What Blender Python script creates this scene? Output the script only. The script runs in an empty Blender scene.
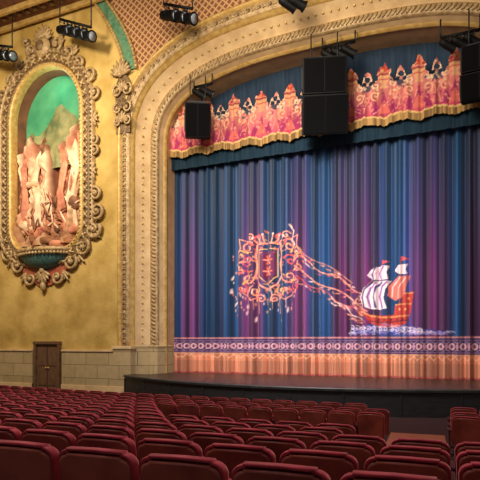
import bpy, bmesh, math, random
import numpy as np
from mathutils import Vector, Matrix, Euler, noise as mnoise

random.seed(7); rng=np.random.default_rng(7)
H=2.3            # eye height above the orchestra floor
C=-5.3           # centre line of the proscenium
YW=19.5          # front wall of the auditorium
YC=21.5          # house curtain
TH=math.radians(23.5)
bpy.context.scene.view_settings.view_transform='Standard'

def lin(c):
    c=np.array(c,dtype=float)/255.0
    return np.where(c<=0.04045,c/12.92,((c+0.055)/1.055)**2.4)
def rgba(c):
    l=lin(c); return (float(l[0]),float(l[1]),float(l[2]),1.0)

# ------------------------------------------------------------ materials
def mat(name,c1,c2=None,rough=0.6,metal=0.0,scale=3.0,detail=6,bump=0.0,bscale=None,sheen=0.0,stretch=(1,1,1),spec=0.5):
    m=bpy.data.materials.new(name); m.use_nodes=True
    nt=m.node_tree; b=nt.nodes['Principled BSDF']
    b.inputs['Roughness'].default_value=rough; b.inputs['Metallic'].default_value=metal
    b.inputs['Specular IOR Level'].default_value=spec
    if sheen: 
        b.inputs['Sheen Weight'].default_value=sheen
        b.inputs['Sheen Roughness'].default_value=0.4
        b.inputs['Sheen Tint'].default_value=rgba((255,170,170))
    if c2 is None: c2=c1
    tc=nt.nodes.new('ShaderNodeTexCoord'); mp=nt.nodes.new('ShaderNodeMapping')
    mp.inputs['Scale'].default_value=stretch
    nt.links.new(tc.outputs['Object'],mp.inputs['Vector'])
    n=nt.nodes.new('ShaderNodeTexNoise'); n.inputs['Scale'].default_value=scale; n.inputs['Detail'].default_value=detail
    nt.links.new(mp.outputs['Vector'],n.inputs['Vector'])
    r=nt.nodes.new('ShaderNodeValToRGB')
    r.color_ramp.elements[0].position=0.35; r.color_ramp.elements[1].position=0.65
    r.color_ramp.elements[0].color=rgba(c1); r.color_ramp.elements[1].color=rgba(c2)
    nt.links.new(n.outputs['Fac'],r.inputs['Fac']); nt.links.new(r.outputs['Color'],b.inputs['Base Color'])
    if bump:
        n2=nt.nodes.new('ShaderNodeTexNoise'); n2.inputs['Scale'].default_value=bscale or scale*4; n2.inputs['Detail'].default_value=5
        nt.links.new(mp.outputs['Vector'],n2.inputs['Vector'])
        bp=nt.nodes.new('ShaderNodeBump'); bp.inputs['Strength'].default_value=bump; bp.inputs['Distance'].default_value=0.05
        nt.links.new(n2.outputs['Fac'],bp.inputs['Height']); nt.links.new(bp.outputs['Normal'],b.inputs['Normal'])
    return m
def attr_mat(name,rough=0.8,sheen=0.3,spec=0.2):
    m=bpy.data.materials.new(name); m.use_nodes=True; nt=m.node_tree; b=nt.nodes['Principled BSDF']
    a=nt.nodes.new('ShaderNodeAttribute'); a.attribute_name='Col'
    nt.links.new(a.outputs['Color'],b.inputs['Base Color'])
    b.inputs['Roughness'].default_value=rough; b.inputs['Sheen Weight'].default_value=sheen
    b.inputs['Specular IOR Level'].default_value=spec
    return m
def brick_mat(name,c1,c2,mortar,w,h):
    m=bpy.data.materials.new(name); m.use_nodes=True; nt=m.node_tree; b=nt.nodes['Principled BSDF']
    tc=nt.nodes.new('ShaderNodeTexCoord'); sx=nt.nodes.new('ShaderNodeSeparateXYZ'); cx=nt.nodes.new('ShaderNodeCombineXYZ')
    nt.links.new(tc.outputs['Object'],sx.inputs[0]); nt.links.new(sx.outputs['X'],cx.inputs['X']); nt.links.new(sx.outputs['Z'],cx.inputs['Y'])
    br=nt.nodes.new('ShaderNodeTexBrick'); nt.links.new(cx.outputs[0],br.inputs['Vector'])
    br.inputs['Color1'].default_value=rgba(c1); br.inputs['Color2'].default_value=rgba(c2); br.inputs['Mortar'].default_value=rgba(mortar)
    br.inputs['Scale'].default_value=1.0; br.inputs['Brick Width'].default_value=w; br.inputs['Row Height'].default_value=h
    br.inputs['Mortar Size'].default_value=0.012
    n=nt.nodes.new('ShaderNodeTexNoise'); n.inputs['Scale'].default_value=4; n.inputs['Detail'].default_value=8
    mx=nt.nodes.new('ShaderNodeMixRGB'); mx.blend_type='MULTIPLY'; mx.inputs['Fac'].default_value=0.35
    nt.links.new(tc.outputs['Object'],n.inputs['Vector'])
    nt.links.new(br.outputs['Color'],mx.inputs[1]); nt.links.new(n.outputs['Fac'],mx.inputs[2])
    nt.links.new(mx.outputs[0],b.inputs['Base Color']); b.inputs['Roughness'].default_value=0.7
    return m
def lattice_mat(name):
    m=bpy.data.materials.new(name); m.use_nodes=True; nt=m.node_tree; b=nt.nodes['Principled BSDF']
    tc=nt.nodes.new('ShaderNodeTexCoord'); sx=nt.nodes.new('ShaderNodeSeparateXYZ'); nt.links.new(tc.outputs['Object'],sx.inputs[0])
    def mth(op,a,bv=None):
        k=nt.nodes.new('ShaderNodeMath'); k.operation=op
        for i,v in enumerate((a,bv)):
            if v is None: continue
            if isinstance(v,(int,float)): k.inputs[i].default_value=v
            else: nt.links.new(v,k.inputs[i])
        return k.outputs[0]
    s=mth('ADD',sx.outputs['X'],sx.outputs['Z']); d=mth('SUBTRACT',sx.outputs['X'],sx.outputs['Z'])
    a1=mth('ABSOLUTE',mth('SINE',mth('MULTIPLY',s,10.0))); a2=mth('ABSOLUTE',mth('SINE',mth('MULTIPLY',d,10.0)))
    mn=mth('MINIMUM',a1,a2)
    r=nt.nodes.new('ShaderNodeValToRGB'); r.color_ramp.elements[0].position=0.2; r.color_ramp.elements[1].position=0.65
    r.color_ramp.elements[0].color=rgba((206,160,106)); r.color_ramp.elements[1].color=rgba((128,78,50))
    nt.links.new(mn,r.inputs[0]); nt.links.new(r.outputs[0],b.inputs['Base Color'])
    bp=nt.nodes.new('ShaderNodeBump'); bp.invert=True; bp.inputs['Strength'].default_value=0.7; bp.inputs['Distance'].default_value=0.05
    nt.links.new(mn,bp.inputs['Height']); nt.links.new(bp.outputs[0],b.inputs['Normal']); b.inputs['Roughness'].default_value=0.7
    return m

M={}
M['wall']=mat('ochre_stucco',(168,136,68),(204,172,100),0.8,scale=0.9,detail=12,bump=0.35,bscale=9,spec=0.25)
M['stone']=brick_mat('stone_blocks',(196,172,126),(180,156,112),(116,94,60),1.3,0.62)
M['plaster']=mat('cream_plaster',(198,166,120),(218,188,140),0.65,scale=2,detail=8,bump=0.15,spec=0.3)
M['rose']=mat('tan_plaster',(190,146,106),(210,168,122),0.65,scale=2,detail=8,bump=0.15,spec=0.3)
M['gilt']=mat('antique_gilt',(146,116,76),(190,162,114),0.45,scale=6,metal=0.15,bump=0.4,bscale=25)
M['giltd']=mat('dark_gilt',(88,66,38),(128,100,62),0.5,scale=6,metal=0.1,bump=0.4,bscale=25)
M['gold']=mat('bright_gold',(180,142,72),(208,174,104),0.45,scale=5,metal=0.15,bump=0.2)
M['green']=mat('verdigris_paint',(62,112,84),(104,142,104),0.6,scale=5)
M['lattice']=lattice_mat('terracotta_lattice')
M['ceil']=mat('dark_terracotta',(92,52,34),(128,78,50),0.7,scale=3,detail=10,bump=0.6,bscale=14)
M['mural']=mat('mural_green',(48,130,94),(92,168,120),0.7,scale=0.6,detail=5,spec=0.2)
M['mount']=mat('mural_mountain',(84,98,58),(148,142,92),0.75,scale=1.5,detail=8,bump=0.5)
M['rockc']=mat('cream_rock',(206,160,120),(238,206,170),0.7,scale=2,detail=8,bump=0.5,bscale=6)
M['rockp']=mat('salmon_rock',(160,90,66),(208,138,104),0.7,scale=2,detail=8,bump=0.5,bscale=6)
M['rockb']=mat('umber_rock',(90,54,34),(146,98,62),0.75,scale=2,detail=8,bump=0.5,bscale=6)
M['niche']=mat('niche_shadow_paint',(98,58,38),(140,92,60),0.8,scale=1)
M['relief']=attr_mat('carved_relief',0.75,0.0)
M['teal']=mat('teal_enamel',(48,86,86),(80,116,110),0.5,scale=5)
M['red']=mat('red_enamel',(140,66,48),(172,96,68),0.5,scale=5)
M['door']=mat('oak_door',(86,60,42),(118,88,62),0.5,scale=4,stretch=(8,1,1))
M['black']=mat('black_paint',(5,5,6),(9,9,10),0.6,spec=0.2)
M['grille']=mat('speaker_grille',(7,7,8),(13,13,15),0.9,scale=60,spec=0.1)
M['steel']=mat('dark_steel',(22,22,25),(36,36,40),0.5,metal=0.3)
M['glass']=mat('lamp_lens',(90,100,112),(150,160,172),0.15)
M['stagef']=mat('stage_floor_wood',(40,27,26),(56,38,34),0.35,scale=3,stretch=(1,8,1),spec=0.4)
M['fascia']=mat('stage_fascia_dark_wood',(32,32,33),(44,42,41),0.4,scale=3,stretch=(1,1,6),spec=0.4)
M['trimd']=mat('stage_trim',(50,52,50),(70,70,66),0.5)
M['carpet']=mat('red_carpet',(40,14,16),(58,20,20),0.95,scale=30)
M['wood']=mat('aisle_wood',(150,78,44),(180,104,60),0.4,scale=3,stretch=(1,10,1))
M['velvet']=mat('wine_velvet',(146,36,54),(180,54,72),0.65,scale=6,sheen=0.8,spec=0.3)
M['back']=mat('seat_back_leather',(112,46,42),(150,74,60),0.5,scale=3,spec=0.35)
M['iron']=mat('seat_iron',(60,26,26),(84,38,34),0.45,metal=0.2)
M['header']=mat('slate_blue_velour',(44,58,78),(56,74,94),0.9,scale=2,stretch=(6,1,0.3),spec=0.1)
M['tealc']=mat('dark_teal_velour',(24,44,58),(38,58,70),0.9,scale=2,stretch=(8,1,0.3),spec=0.1)
M['curt']=attr_mat('painted_satin',0.55,0.15,0.3)
M['val']=attr_mat('embroidered_fabric',0.8,0.1)

# ------------------------------------------------------------ builder
class B:
    def __init__(s): s.v=[];s.f=[];s.m=[];s.mats=[];s.sm=[];s.col={}
    def mi(s,k):
        if k not in s.mats: s.mats.append(k)
        return s.mats.index(k)
    def add(s,vs,fs,k,smooth=True):
        o=len(s.v); s.v.extend([tuple(v) for v in vs]); i=s.mi(k)
        for f in fs: s.f.append(tuple(a+o for a in f)); s.m.append(i); s.sm.append(smooth)
    def box(s,c,size,k,rot=None,bev=0.0):
        bm=bmesh.new(); bmesh.ops.create_cube(bm,size=1.0)
        for v in bm.verts: v.co=Vector((v.co.x*size[0],v.co.y*size[1],v.co.z*size[2]))
        if bev>0: bmesh.ops.bevel(bm,geom=bm.edges[:],offset=bev,segments=2,affect='EDGES',profile=0.7)
        R=Euler(rot).to_matrix() if rot else Matrix.Identity(3)
        vs=[R@v.co+Vector(c) for v in bm.verts]; bm.verts.index_update()
        s.add(vs,[[v.index for v in f.verts] for f in bm.faces],k,False); bm.free()
    def sph(s,c,r,k,seg=8,ring=6,rot=None):
        if isinstance(r,(int,float)): r=(r,r,r)
        R=Euler(rot).to_matrix() if rot else Matrix.Identity(3)
        vs=[];c=Vector(c)
        for i in range(ring+1):
            p=math.pi*i/ring
            for j in range(seg):
                t=2*math.pi*j/seg
                vs.append(R@Vector((r[0]*math.sin(p)*math.cos(t),r[1]*math.sin(p)*math.sin(t),r[2]*math.cos(p)))+c)
        fs=[(i*seg+j,i*seg+(j+1)%seg,(i+1)*seg+(j+1)%seg,(i+1)*seg+j) for i in range(ring) for j in range(seg)]
        s.add(vs,fs,k)
    def tube(s,pts,rad,k,seg=8,flat=1.0,cap=True):
        pts=[Vector(p) for p in pts]; n=len(pts)
        if isinstance(rad,(int,float)): rad=[rad]*n
        vs=[]; up=None
        for i in range(n):
            d=(pts[min(i+1,n-1)]-pts[max(i-1,0)]).normalized()
            if up is None:
                up=Vector((0,1,0)) if abs(d.y)<0.9 else Vector((1,0,0))
            a=d.cross(up)
            if a.length<1e-4: a=d.cross(Vector((1,0,0)))
            a.normalize(); b=a.cross(d).normalized()
            for j in range(seg):
                t=2*math.pi*j/seg
                vs.append(pts[i]+a*math.cos(t)*rad[i]+b*math.sin(t)*rad[i]*flat)
        fs=[(i*seg+j,i*seg+(j+1)%seg,(i+1)*seg+(j+1)%seg,(i+1)*seg+j) for i in range(n-1) for j in range(seg)]
        if cap: fs+= [tuple(range(seg-1,-1,-1)),tuple((n-1)*seg+j for j in range(seg))]
        s.add(vs,fs,k)
    def grid(s,rows,k,smooth=True,closed=False):
        n=len(rows);m=len(rows[0]); vs=[p for r in rows for p in r]
        fs=[(i*m+j,i*m+(j+1)%m,(i+1)*m+(j+1)%m,(i+1)*m+j) for i in range(n-1) for j in range(m if closed else m-1)]
        s.add(vs,fs,k,smooth)
    def poly(s,pts,k): s.add(pts,[tuple(range(len(pts)))],k,False)
    def prism(s,pts,y0,y1,k):
        n=len(pts)
        vs=[(p[0],y0,p[1]) for p in pts]+[(p[0],y1,p[1]) for p in pts]
        fs=[tuple(range(n)),tuple(range(2*n-1,n-1,-1))]+[(i,(i+1)%n,n+(i+1)%n,n+i) for i in range(n)]
        s.add(vs,fs,k,False)
    def obj(s,name,parent=None):
        me=bpy.data.meshes.new(name); me.from_pydata(s.v,[],s.f)
        for k in s.mats: me.materials.append(M[k])
        me.polygons.foreach_set('material_index',s.m); me.polygons.foreach_set('use_smooth',s.sm)
        if s.col:
            a=me.color_attributes.new('Col','FLOAT_COLOR','POINT')
            arr=np.ones((len(s.v),4),dtype=np.float32)
            for i,c in s.col.items(): arr[i,:3]=lin(c)
            a.data.foreach_set('color',arr.ravel())
        bm=bmesh.new(); bm.from_mesh(me)
        bmesh.ops.recalc_face_normals(bm,faces=bm.faces[:])
        bm.to_mesh(me); bm.free(); me.update()
        o=bpy.data.objects.new(name,me); bpy.context.scene.collection.objects.link(o)
        if parent: o.parent=parent
        return o
def empty(name):
    o=bpy.data.objects.new(name,None); bpy.context.scene.collection.objects.link(o); return o

def scroll(cx,cz,r,turns,a0,sgn=1,y=0,n=26):
    pts=[]
    for i in range(n):
        f=i/(n-1); a=a0+sgn*turns*2*math.pi*f; rr=r*(1-f)**0.8+0.02*r
        pts.append((cx+rr*math.cos(a),y-0.03*f,cz+rr*math.sin(a)))
    return pts
def addscroll(b,cx,cz,r,turns,a0,sgn,y,w,k):
    p=scroll(cx,cz,r,turns,a0,sgn,y); n=len(p)
    b.tube(p,[w*(1.0-0.45*i/(n-1)) for i in range(n)],k,6)
    b.sph(p[-1],w*1.35,k,8,5)
def leaf(b,x,z,ang,L,W,y,k,th=0.06):
    b.sph((x+math.cos(ang)*L/2,y,z+math.sin(ang)*L/2),(L/2,th,W/2),k,8,6,rot=(0,-ang,0))
def palmette(b,x,z,a0,span,n,L,W,y,k):
    for i in range(n):
        f=(i/(n-1)-0.5); leaf(b,x,z,a0+f*span,L*(1-0.5*abs(f)),W,y,k,0.08)
    b.sph((x,y-0.04,z),(W*0.8,0.1,W*0.8),k)

# ------------------------------------------------------------ proscenium arch
A0=7.4; SP=H+8.9; RISE=3.15; NN=2.8
def arch_path():
    pts=[]
    for i in range(401):
        t=math.pi*i/400
        x=-A0*math.copysign(abs(math.cos(t))**(2/NN),math.cos(t)); z=RISE*abs(math.sin(t))**(2/NN)
        pts.append((C+x,SP+z))
    raw=[(C-A0,z) for z in np.linspace(0,SP,60)[:-1]]+pts+[(C+A0,z) for z in np.linspace(SP,0,60)[1:]]
    raw=np.array(raw); d=np.r_[0,np.cumsum(np.hypot(*(np.diff(raw,axis=0).T)))]
    s=np.linspace(0,d[-1],220)
    P=np.c_[np.interp(s,d,raw[:,0]),np.interp(s,d,raw[:,1])]
    T=np.gradient(P,axis=0); T/=np.linalg.norm(T,axis=1)[:,None]
    N=np.c_[-T[:,1],T[:,0]]
    return P,N,d[-1]
AP,AN,AL=arch_path()
def at(sv,o,y):
    i=sv/AL*(len(AP)-1); i0=int(min(len(AP)-2,max(0,math.floor(i)))); f=i-i0
    p=AP[i0]*(1-f)+AP[i0+1]*f; n=AN[i0]*(1-f)+AN[i0+1]*f
    q=p+n*o; return (float(q[0]),y,float(q[1])), float(math.atan2(n[1],n[0]))
b=B()
def sweep(prof,k):
    rows=[]
    for o,y in prof:
        rows.append([(float(p[0]+n[0]*o),y,float(p[1]+n[1]*o)) for p,n in zip(AP,AN)])
    b.grid(rows,k)
sweep([(0,22.2),(0,20.75)],'rose')
sweep([(0,20.75),(-0.05,20.7),(-0.05,20.6),(0.06,20.52)],'gold')
sweep([(0.06,20.52),(0.14,20.3)],'plaster')
sweep([(0.14,20.3),(0.16,20.2),(0.22,20.14),(0.5,20.14),(0.56,20.2),(0.6,20.3)],'gilt')
sweep([(0.6,20.3),(0.66,20.27),(1.05,19.72)],'plaster')
sweep([(1.05,19.72),(1.08,19.6),(1.14,19.56),(1.18,19.46)],'gold')
sweep([(1.18,19.46),(1.25,19.4),(1.55,19.4),(1.62,19.46)],'gilt')
sweep([(1.62,19.46),(1.66,19.36),(1.74,19.34),(1.8,19.4),(1.82,19.49)],'gold')
n=int(AL/0.22)
for i in range(n):
    s_=(i+0.5)*AL/n
    p,a=at(s_,1.4,19.39); b.sph(p,(0.08,0.05,0.07),'giltd' if i%2 else 'gilt',6,5,rot=(0,-a,0))
    p,a=at(s_,1.4,19.375); leaf(b,p[0],p[2],a+0.9,0.15,0.05,p[1],'gilt',0.04); leaf(b,p[0],p[2],a+math.pi-0.9,0.15,0.05,p[1],'gilt',0.04)
n=int(AL/0.17)
for i in range(n):
    s_=(i+0.5)*AL/n; p,a=at(s_,0.36,20.12); b.sph(p,(0.16,0.05,0.045),'gilt',6,5,rot=(0,-a+0.6,0))
n=int(AL/0.3)
for i in range(n):
    s_=(i+0.5)*AL/n; p,a=at(s_,0.86,19.98); b.sph(p,(0.06,0.03,0.06),'gold',6,4)
for sx in (-1,1):
    X=lambda d: C+sx*(A0+d)
    b.box(((X(1.0)+X(1.9))/2,19.42,H/2-0.15),(0.95,0.34,H-0.3),'stone',bev=0.02)
    b.box(((X(0.95)+X(1.95))/2,19.4,H-0.25),(1.06,0.42,0.14),'plaster',bev=0.03)
    b.box(((X(0.95)+X(1.95))/2,19.4,0.15),(1.08,0.42,0.3),'plaster',bev=0.03)
    rows=[]
    for z in (0,H-0.3,H-0.2,H-0.15):
        e=0.06 if z<H-0.25 else 0.1
        if z==H-0.15: e=0
        rows.append([(X(1.07),19.66-e,z),(X(0.62),20.24-e,z),(X(0.57-e),20.1-e,z),(X(0.15-e),20.12-e,z),(X(0.03-e),20.6,z),(X(-0.02-e*0.5),21.2,z)])
    b.grid(rows,'stone',False)
    cx=X(1.45)
    for k_,(dz,r) in enumerate(((9.5,0.26),(10.1,0.3),(10.9,0.36))):
        z=H+dz+0.4
        addscroll(b,cx-0.25,z,r*0.8,1.3,math.pi/2,1,19.28,0.06,'gilt'); addscroll(b,cx+0.25,z,r*0.8,1.3,math.pi/2,-1,19.28,0.06,'gilt')
        palmette(b,cx,z,math.pi/2,2.4,7,0.5,0.12,19.28,'giltd' if k_%2 else 'gilt')
    palmette(b,cx-0.1,H+12.0,math.pi/2,2.6,9,0.8,0.15,19.3,'gilt')
    b.prism([(cx-0.38,H+9.4),(cx+0.35,H+9.4),(cx+0.4,H+11.6),(cx,H+12.3),(cx-0.45,H+11.6)],19.36,19.49,'giltd')
b.obj('proscenium_arch')

# ------------------------------------------------------------ front wall with niche hole and spandrel
CE=H+15.8
NX,NZ=-18.8,H+8.95
raw=[(2.2,z) for z in np.linspace(0,2.05,12)[:-1]]
raw+=[(2.2*math.cos(t),2.05+2.4*math.sin(t)) for t in np.linspace(0,math.pi,40)]
raw+=[(-2.2,z) for z in np.linspace(2.05,-3.3,24)[1:-1]]
raw+=[(-1.1+1.1*math.cos(t),-3.3+1.15*math.sin(t)) for t in np.linspace(math.pi,1.5*math.pi,12)]
raw+=[(1.1+1.1*math.cos(t),-3.3+1.15*math.sin(t)) for t in np.linspace(1.5*math.pi,2*math.pi,12)]
raw+=[(2.2,z) for z in np.linspace(-3.3,0,14)[1:]]
raw=np.array(raw); rd=np.r_[0,np.cumsum(np.hypot(*(np.diff(raw,axis=0).T)))]; NLEN=rd[-1]
NS=720; ss=np.arange(NS)/NS*NLEN
NPth=np.c_[np.interp(ss,rd,raw[:,0]),np.interp(ss,rd,raw[:,1])]
TT=np.roll(NPth,-4,axis=0)-np.roll(NPth,4,axis=0); TT/=np.linalg.norm(TT,axis=1)[:,None]
NNr=np.c_[TT[:,1],-TT[:,0]]
def nic(t,o=0.0):
    i=int(round(t/(2*math.pi)*NS))%NS
    p=NPth[i]+NNr[i]*o
    return NX+float(p[0]),NZ+float(p[1])
WL,WR=-25.0,C-A0-1.8
b=B()
N=144; ins=[];outs=[]
for i in range(N):
    t=2*math.pi*i/N; p=nic(t,0.05); dx,dz=p[0]-NX,p[1]-NZ
    k=1e9
    if dx>1e-6:k=min(k,(WR-NX)/dx)
    if dx<-1e-6:k=min(k,(WL-NX)/dx)
    if dz>1e-6:k=min(k,(CE-NZ)/dz)
    if dz<-1e-6:k=min(k,(0-NZ)/dz)
    ins.append((p[0],YW,p[1])); outs.append([NX+dx*k,YW,NZ+dz*k])
for cx,cz in ((WL,0),(WL,CE),(WR,0),(WR,CE)):
    j=min(range(N),key=lambda i:(outs[i][0]-cx)**2+(outs[i][2]-cz)**2); outs[j]=[cx,YW,cz]
b.grid([ins,[tuple(o) for o in outs]],'wall',False,closed=True)
up=[at(s_,1.8,YW)[0] for s_ in np.linspace(0,AL,200)]
up=[p for p in up if p[2]>SP-0.1]
b.grid([up,[(p[0],YW,CE) for p in up]],'wall',False)
XR=C+A0+1.8
b.grid([[(WR,YW,SP-0.2),(up[0][0],YW,SP-0.2)],[(WR,YW,CE),(up[0][0],YW,CE)]],'wall',False)
b.grid([[(XR-0.01,YW,0),(9,YW,0)],[(XR-0.01,YW,CE),(9,YW,CE)]],'wall',False)
b.obj('wall_front')

edge=[(-13.95+(-1.75)*f**1.6,H+12.7+3.1*f) for f in np.linspace(0,1,14)]
arc=[at(s_,1.86,0)[0] for s_ in np.linspace(0,AL,260)]
arc=[(p[0],p[2]) for p in arc if p[2]>H+12.0 and p[0]>-13.6]
pts=edge[::-1]+arc+[(arc[-1][0],CE)]
bm=bmesh.new()
vs=[bm.verts.new((p[0],YW-0.03,p[1])) for p in pts]
f=bm.faces.new(vs); bmesh.ops.triangulate(bm,faces=[f])
me=bpy.data.meshes.new('wall_spandrel_lattice'); bm.to_mesh(me); bm.free(); me.materials.append(M['lattice'])
o=bpy.data.objects.new('wall_spandrel_lattice',me); bpy.context.scene.collection.objects.link(o)
b=B()
def band(pts2,w,y,k):
    P=np.array(pts2); T=np.gradient(P,axis=0); T/=np.linalg.norm(T,axis=1)[:,None]; Nn=np.c_[-T[:,1],T[:,0]]
    rows=[]
    for o_,yy in ((-w/2,YW),(-w/2,y),(w/2,y),(w/2,YW)):
        rows.append([(float(p[0]+n_[0]*o_),yy,float(p[1]+n_[1]*o_)) for p,n_ in zip(P,Nn)])
    b.grid(rows,k,False)
ed=[(-13.75+(-1.75)*f**1.6,H+12.2+3.6*f) for f in np.linspace(0,1,20)]
band([(p[0]-0.05,p[1]) for p in ed],0.5,YW-0.1,'green')
for dx in (-0.36,0.27):
    b.tube([(p[0]+dx,YW-0.12,p[1]) for p in ed],0.07,'gold',8)
    for i in range(0,20): b.sph((ed[i][0]+dx*1.05,YW-0.18,ed[i][1]),0.06,'gilt',6,5)
b.obj('trim_1')

b=B(); b.box(((WL+9)/2,8.2,CE+0.25),(34,23.4,0.5),'ceil'); b.obj('ceiling')
b=B()
for y in (19.2,18.2): b.box(((WL+9)/2,y,CE-0.12),(34,0.16,0.24),'gold',bev=0.03)
for i in range(60): b.sph((WL+0.3+i*0.5,18.7,CE-0.05),(0.16,0.16,0.08),'giltd',6,5)
b.obj('trim_2')
b=B(); b.box((WL-0.15,10,CE/2),(0.3,19.4,CE),'wall'); b.obj('wall_left')
b=B()
for x0,x1 in ((WL,-19.55),(-17.7,WR-0.12)):
    b.box(((x0+x1)/2,YW-0.07,0.93),(x1-x0,0.14,1.86),'stone')
    b.box(((x0+x1)/2,YW-0.1,1.9),(x1-x0,0.2,0.1),'plaster',bev=0.02)
    b.box(((x0+x1)/2,YW-0.1,0.14),(x1-x0,0.2,0.28),'plaster',bev=0.02)
b.obj('baseboard_front')
b=B()
dx0,dx1=-19.42,-17.83; dc=(dx0+dx1)/2
b.box((dc,YW-0.04,1.1),(dx1-dx0-0.2,0.06,2.18),'door')
for sx in (-1,1):
    b.box((dc+sx*0.74,YW-0.1,1.13),(0.14,0.18,2.26),'door',bev=0.02)
    for z,h in ((0.6,0.8),(1.6,0.9)): b.box((dc+sx*0.33,YW-0.08,z),(0.5,0.04,h),'door',bev=0.015)
b.box((dc,YW-0.11,2.26),(1.66,0.2,0.14),'door',bev=0.02)
b.box((dc,YW-0.075,1.1),(0.02,0.02,2.1),'iron')
b.sph((dc+0.08,YW-0.12,1.05),0.05,'gold'); b.sph((dc-0.08,YW-0.12,1.05),0.05,'gold')
b.obj('door_1')

# ------------------------------------------------------------ niche
NR=empty('ornate_sculpture_niche')
b=B()
K=144
def ring(o,y): return [(lambda q:(q[0],y,q[1]))(nic(2*math.pi*i/K,o)) for i in range(K)]
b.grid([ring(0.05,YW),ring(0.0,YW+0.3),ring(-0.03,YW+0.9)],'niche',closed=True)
b.poly(ring(-0.02,YW+0.88),'mural')
b.obj('alcove',NR)
b=B()
ridge=[(-2.3,1.1),(-2.0,1.6),(-1.7,1.8),(-1.3,1.5),(-0.9,1.8),(-0.5,2.2),(-0.1,2.7),(0.25,3.0),(0.6,2.6),(1.0,2.3),(1.35,2.0),(1.8,1.7),(2.25,1.1)]
rows=[]
for j in range(12):
    f=j/11; row=[]
    for i in range(49):
        x=-2.15+4.3*i/48; z=np.interp(x,[r[0] for r in ridge],[r[1] for r in ridge])+0.08*mnoise.noise(Vector((x*5,0,1)))
        zz=-0.3+(z+0.3)*f; d=0.3*(1-f)+0.2*mnoise.noise(Vector((x*2.5,zz*2,0)))
        row.append((NX+x,YW+0.8-max(0,d),NZ+zz))
    rows.append(row)
b.grid(rows,'mount',True)
b.obj('mountain_relief',NR)
b=B()
nx_,nz_=120,180; rows=[]
def prof(x):
    return 0.75+0.75*math.exp(-((x+1.55)/0.35)**2)+0.6*math.exp(-((x+0.75)/0.3)**2)+0.95*math.exp(-((x-1.45)/0.4)**2)+0.3*math.exp(-((x-0.6)/0.3)**2)-0.9*math.exp(-((x-0.1)/0.3)**2)
idx=0
for j in range(nz_+1):
    f=j/nz_; row=[]
    for i in range(nx_+1):
        x=-2.12+4.24*i/nx_; ztop=prof(x)+0.15*mnoise.noise(Vector((x*4,3,3))); z=-4.2+(ztop+4.2)*f
        wx=x+0.25*mnoise.noise(Vector((x,z*0.7,2))); 
        colm=abs(math.sin(wx*3.7+0.5*math.sin(z*0.9)))
        rg=1-abs(mnoise.noise(Vector((wx*2.2,z*0.75,7))))*2
        fine=mnoise.noise(Vector((x*6,z*4,9)))
        big=mnoise.noise(Vector((x*1.1+4,z*0.9,3)))
        h=0.14+0.30*colm*colm+0.22*max(0,rg)+0.14*fine+0.4*big
        gap=math.exp(-((x-0.1)/0.3)**2)*min(1,max(0,(z+2.6)/1.0)); h*=1-0.85*gap
        h+=0.35*max(0,(-z-2.6))/1.6
        tp=min(1,(ztop-z)/0.35); h*=0.35+0.65*math.sqrt(max(0,tp))
        hh=min(0.95,max(0.02,h)); row.append((NX+x,YW+0.82-hh,NZ+z))
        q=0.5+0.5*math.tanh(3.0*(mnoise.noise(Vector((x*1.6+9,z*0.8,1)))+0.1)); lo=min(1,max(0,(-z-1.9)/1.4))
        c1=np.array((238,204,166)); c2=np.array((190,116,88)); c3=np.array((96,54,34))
        c=c1*q+c2*(1-q); dk=min(1,max(0,1.35-h*2.5)); c=c*(1-dk)+c3*dk  # hollows go to umber: recess shade painted into the relief colour
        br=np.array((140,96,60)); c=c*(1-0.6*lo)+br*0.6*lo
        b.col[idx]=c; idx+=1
    rows.append(row)
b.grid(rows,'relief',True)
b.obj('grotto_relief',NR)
b=B()
def rock(c,r,k,seed,amp=0.3,fr=1.5):
    n1,n2=22,16; vs=[]
    for i in range(n2+1):
        p=math.pi*i/n2
        for j in range(n1):
            t=2*math.pi*j/n1
            d=Vector((math.sin(p)*math.cos(t),math.sin(p)*math.sin(t),math.cos(p)))
            q=Vector((d.x*r[0],d.y*r[1],d.z*r[2]))
            s=1+amp*(mnoise.noise(q*fr+Vector((seed*7.1,seed*3.3,seed)))*1.5+0.5*mnoise.noise(q*fr*3+Vector((seed,0,5))))
            vs.append(Vector(c)+q*s)
    fs=[(i*n1+j,i*n1+(j+1)%n1,(i+1)*n1+(j+1)%n1,(i+1)*n1+j) for i in range(n2) for j in range(n1)]
    b.add(vs,fs,k,seed%3!=0)
def crag(pts,rad,k,seed):
    n1=18; rows=[]
    P=np.array(pts); m=28
    for i in range(m):
        f=i/(m-1)*(len(P)-1); i0=min(int(f),len(P)-2); g=f-i0
        p=P[i0]*(1-g)+P[i0+1]*g; r_=rad[i0]*(1-g)+rad[i0+1]*g
        if i>=m-3: r_*=(0.8,0.5,0.08)[i-m+3]
        row=[]
        for j in range(n1):
            t=2*math.pi*j/n1
            fl=1+0.22*math.sin(t*4+seed+i*0.05)+0.45*mnoise.noise(Vector((math.cos(t)*1.4,math.sin(t)*1.4,i*0.22+seed*9)))
            row.append((NX+p[0]+r_*fl*math.cos(t),YW+p[1]+r_*fl*0.6*math.sin(t),NZ+p[2]))
        rows.append(row)
    b.grid(rows,k,closed=True)
crag([(-1.75,0.35,-3.0),(-1.7,0.35,-1.6),(-1.85,0.4,-0.2),(-1.6,0.5,0.6)],[0.3,0.22,0.2,0.1],'rockp',2)
crag([(-0.95,0.3,-3.2),(-0.75,0.25,-2.0),(-1.05,0.3,-0.9),(-0.75,0.4,0.6)],[0.26,0.26,0.24,0.16],'rockc',1)
crag([(0.75,0.4,-3.2),(0.6,0.35,-1.6),(0.85,0.4,-0.3),(0.65,0.5,0.5)],[0.3,0.2,0.18,0.1],'rockp',4)
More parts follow.
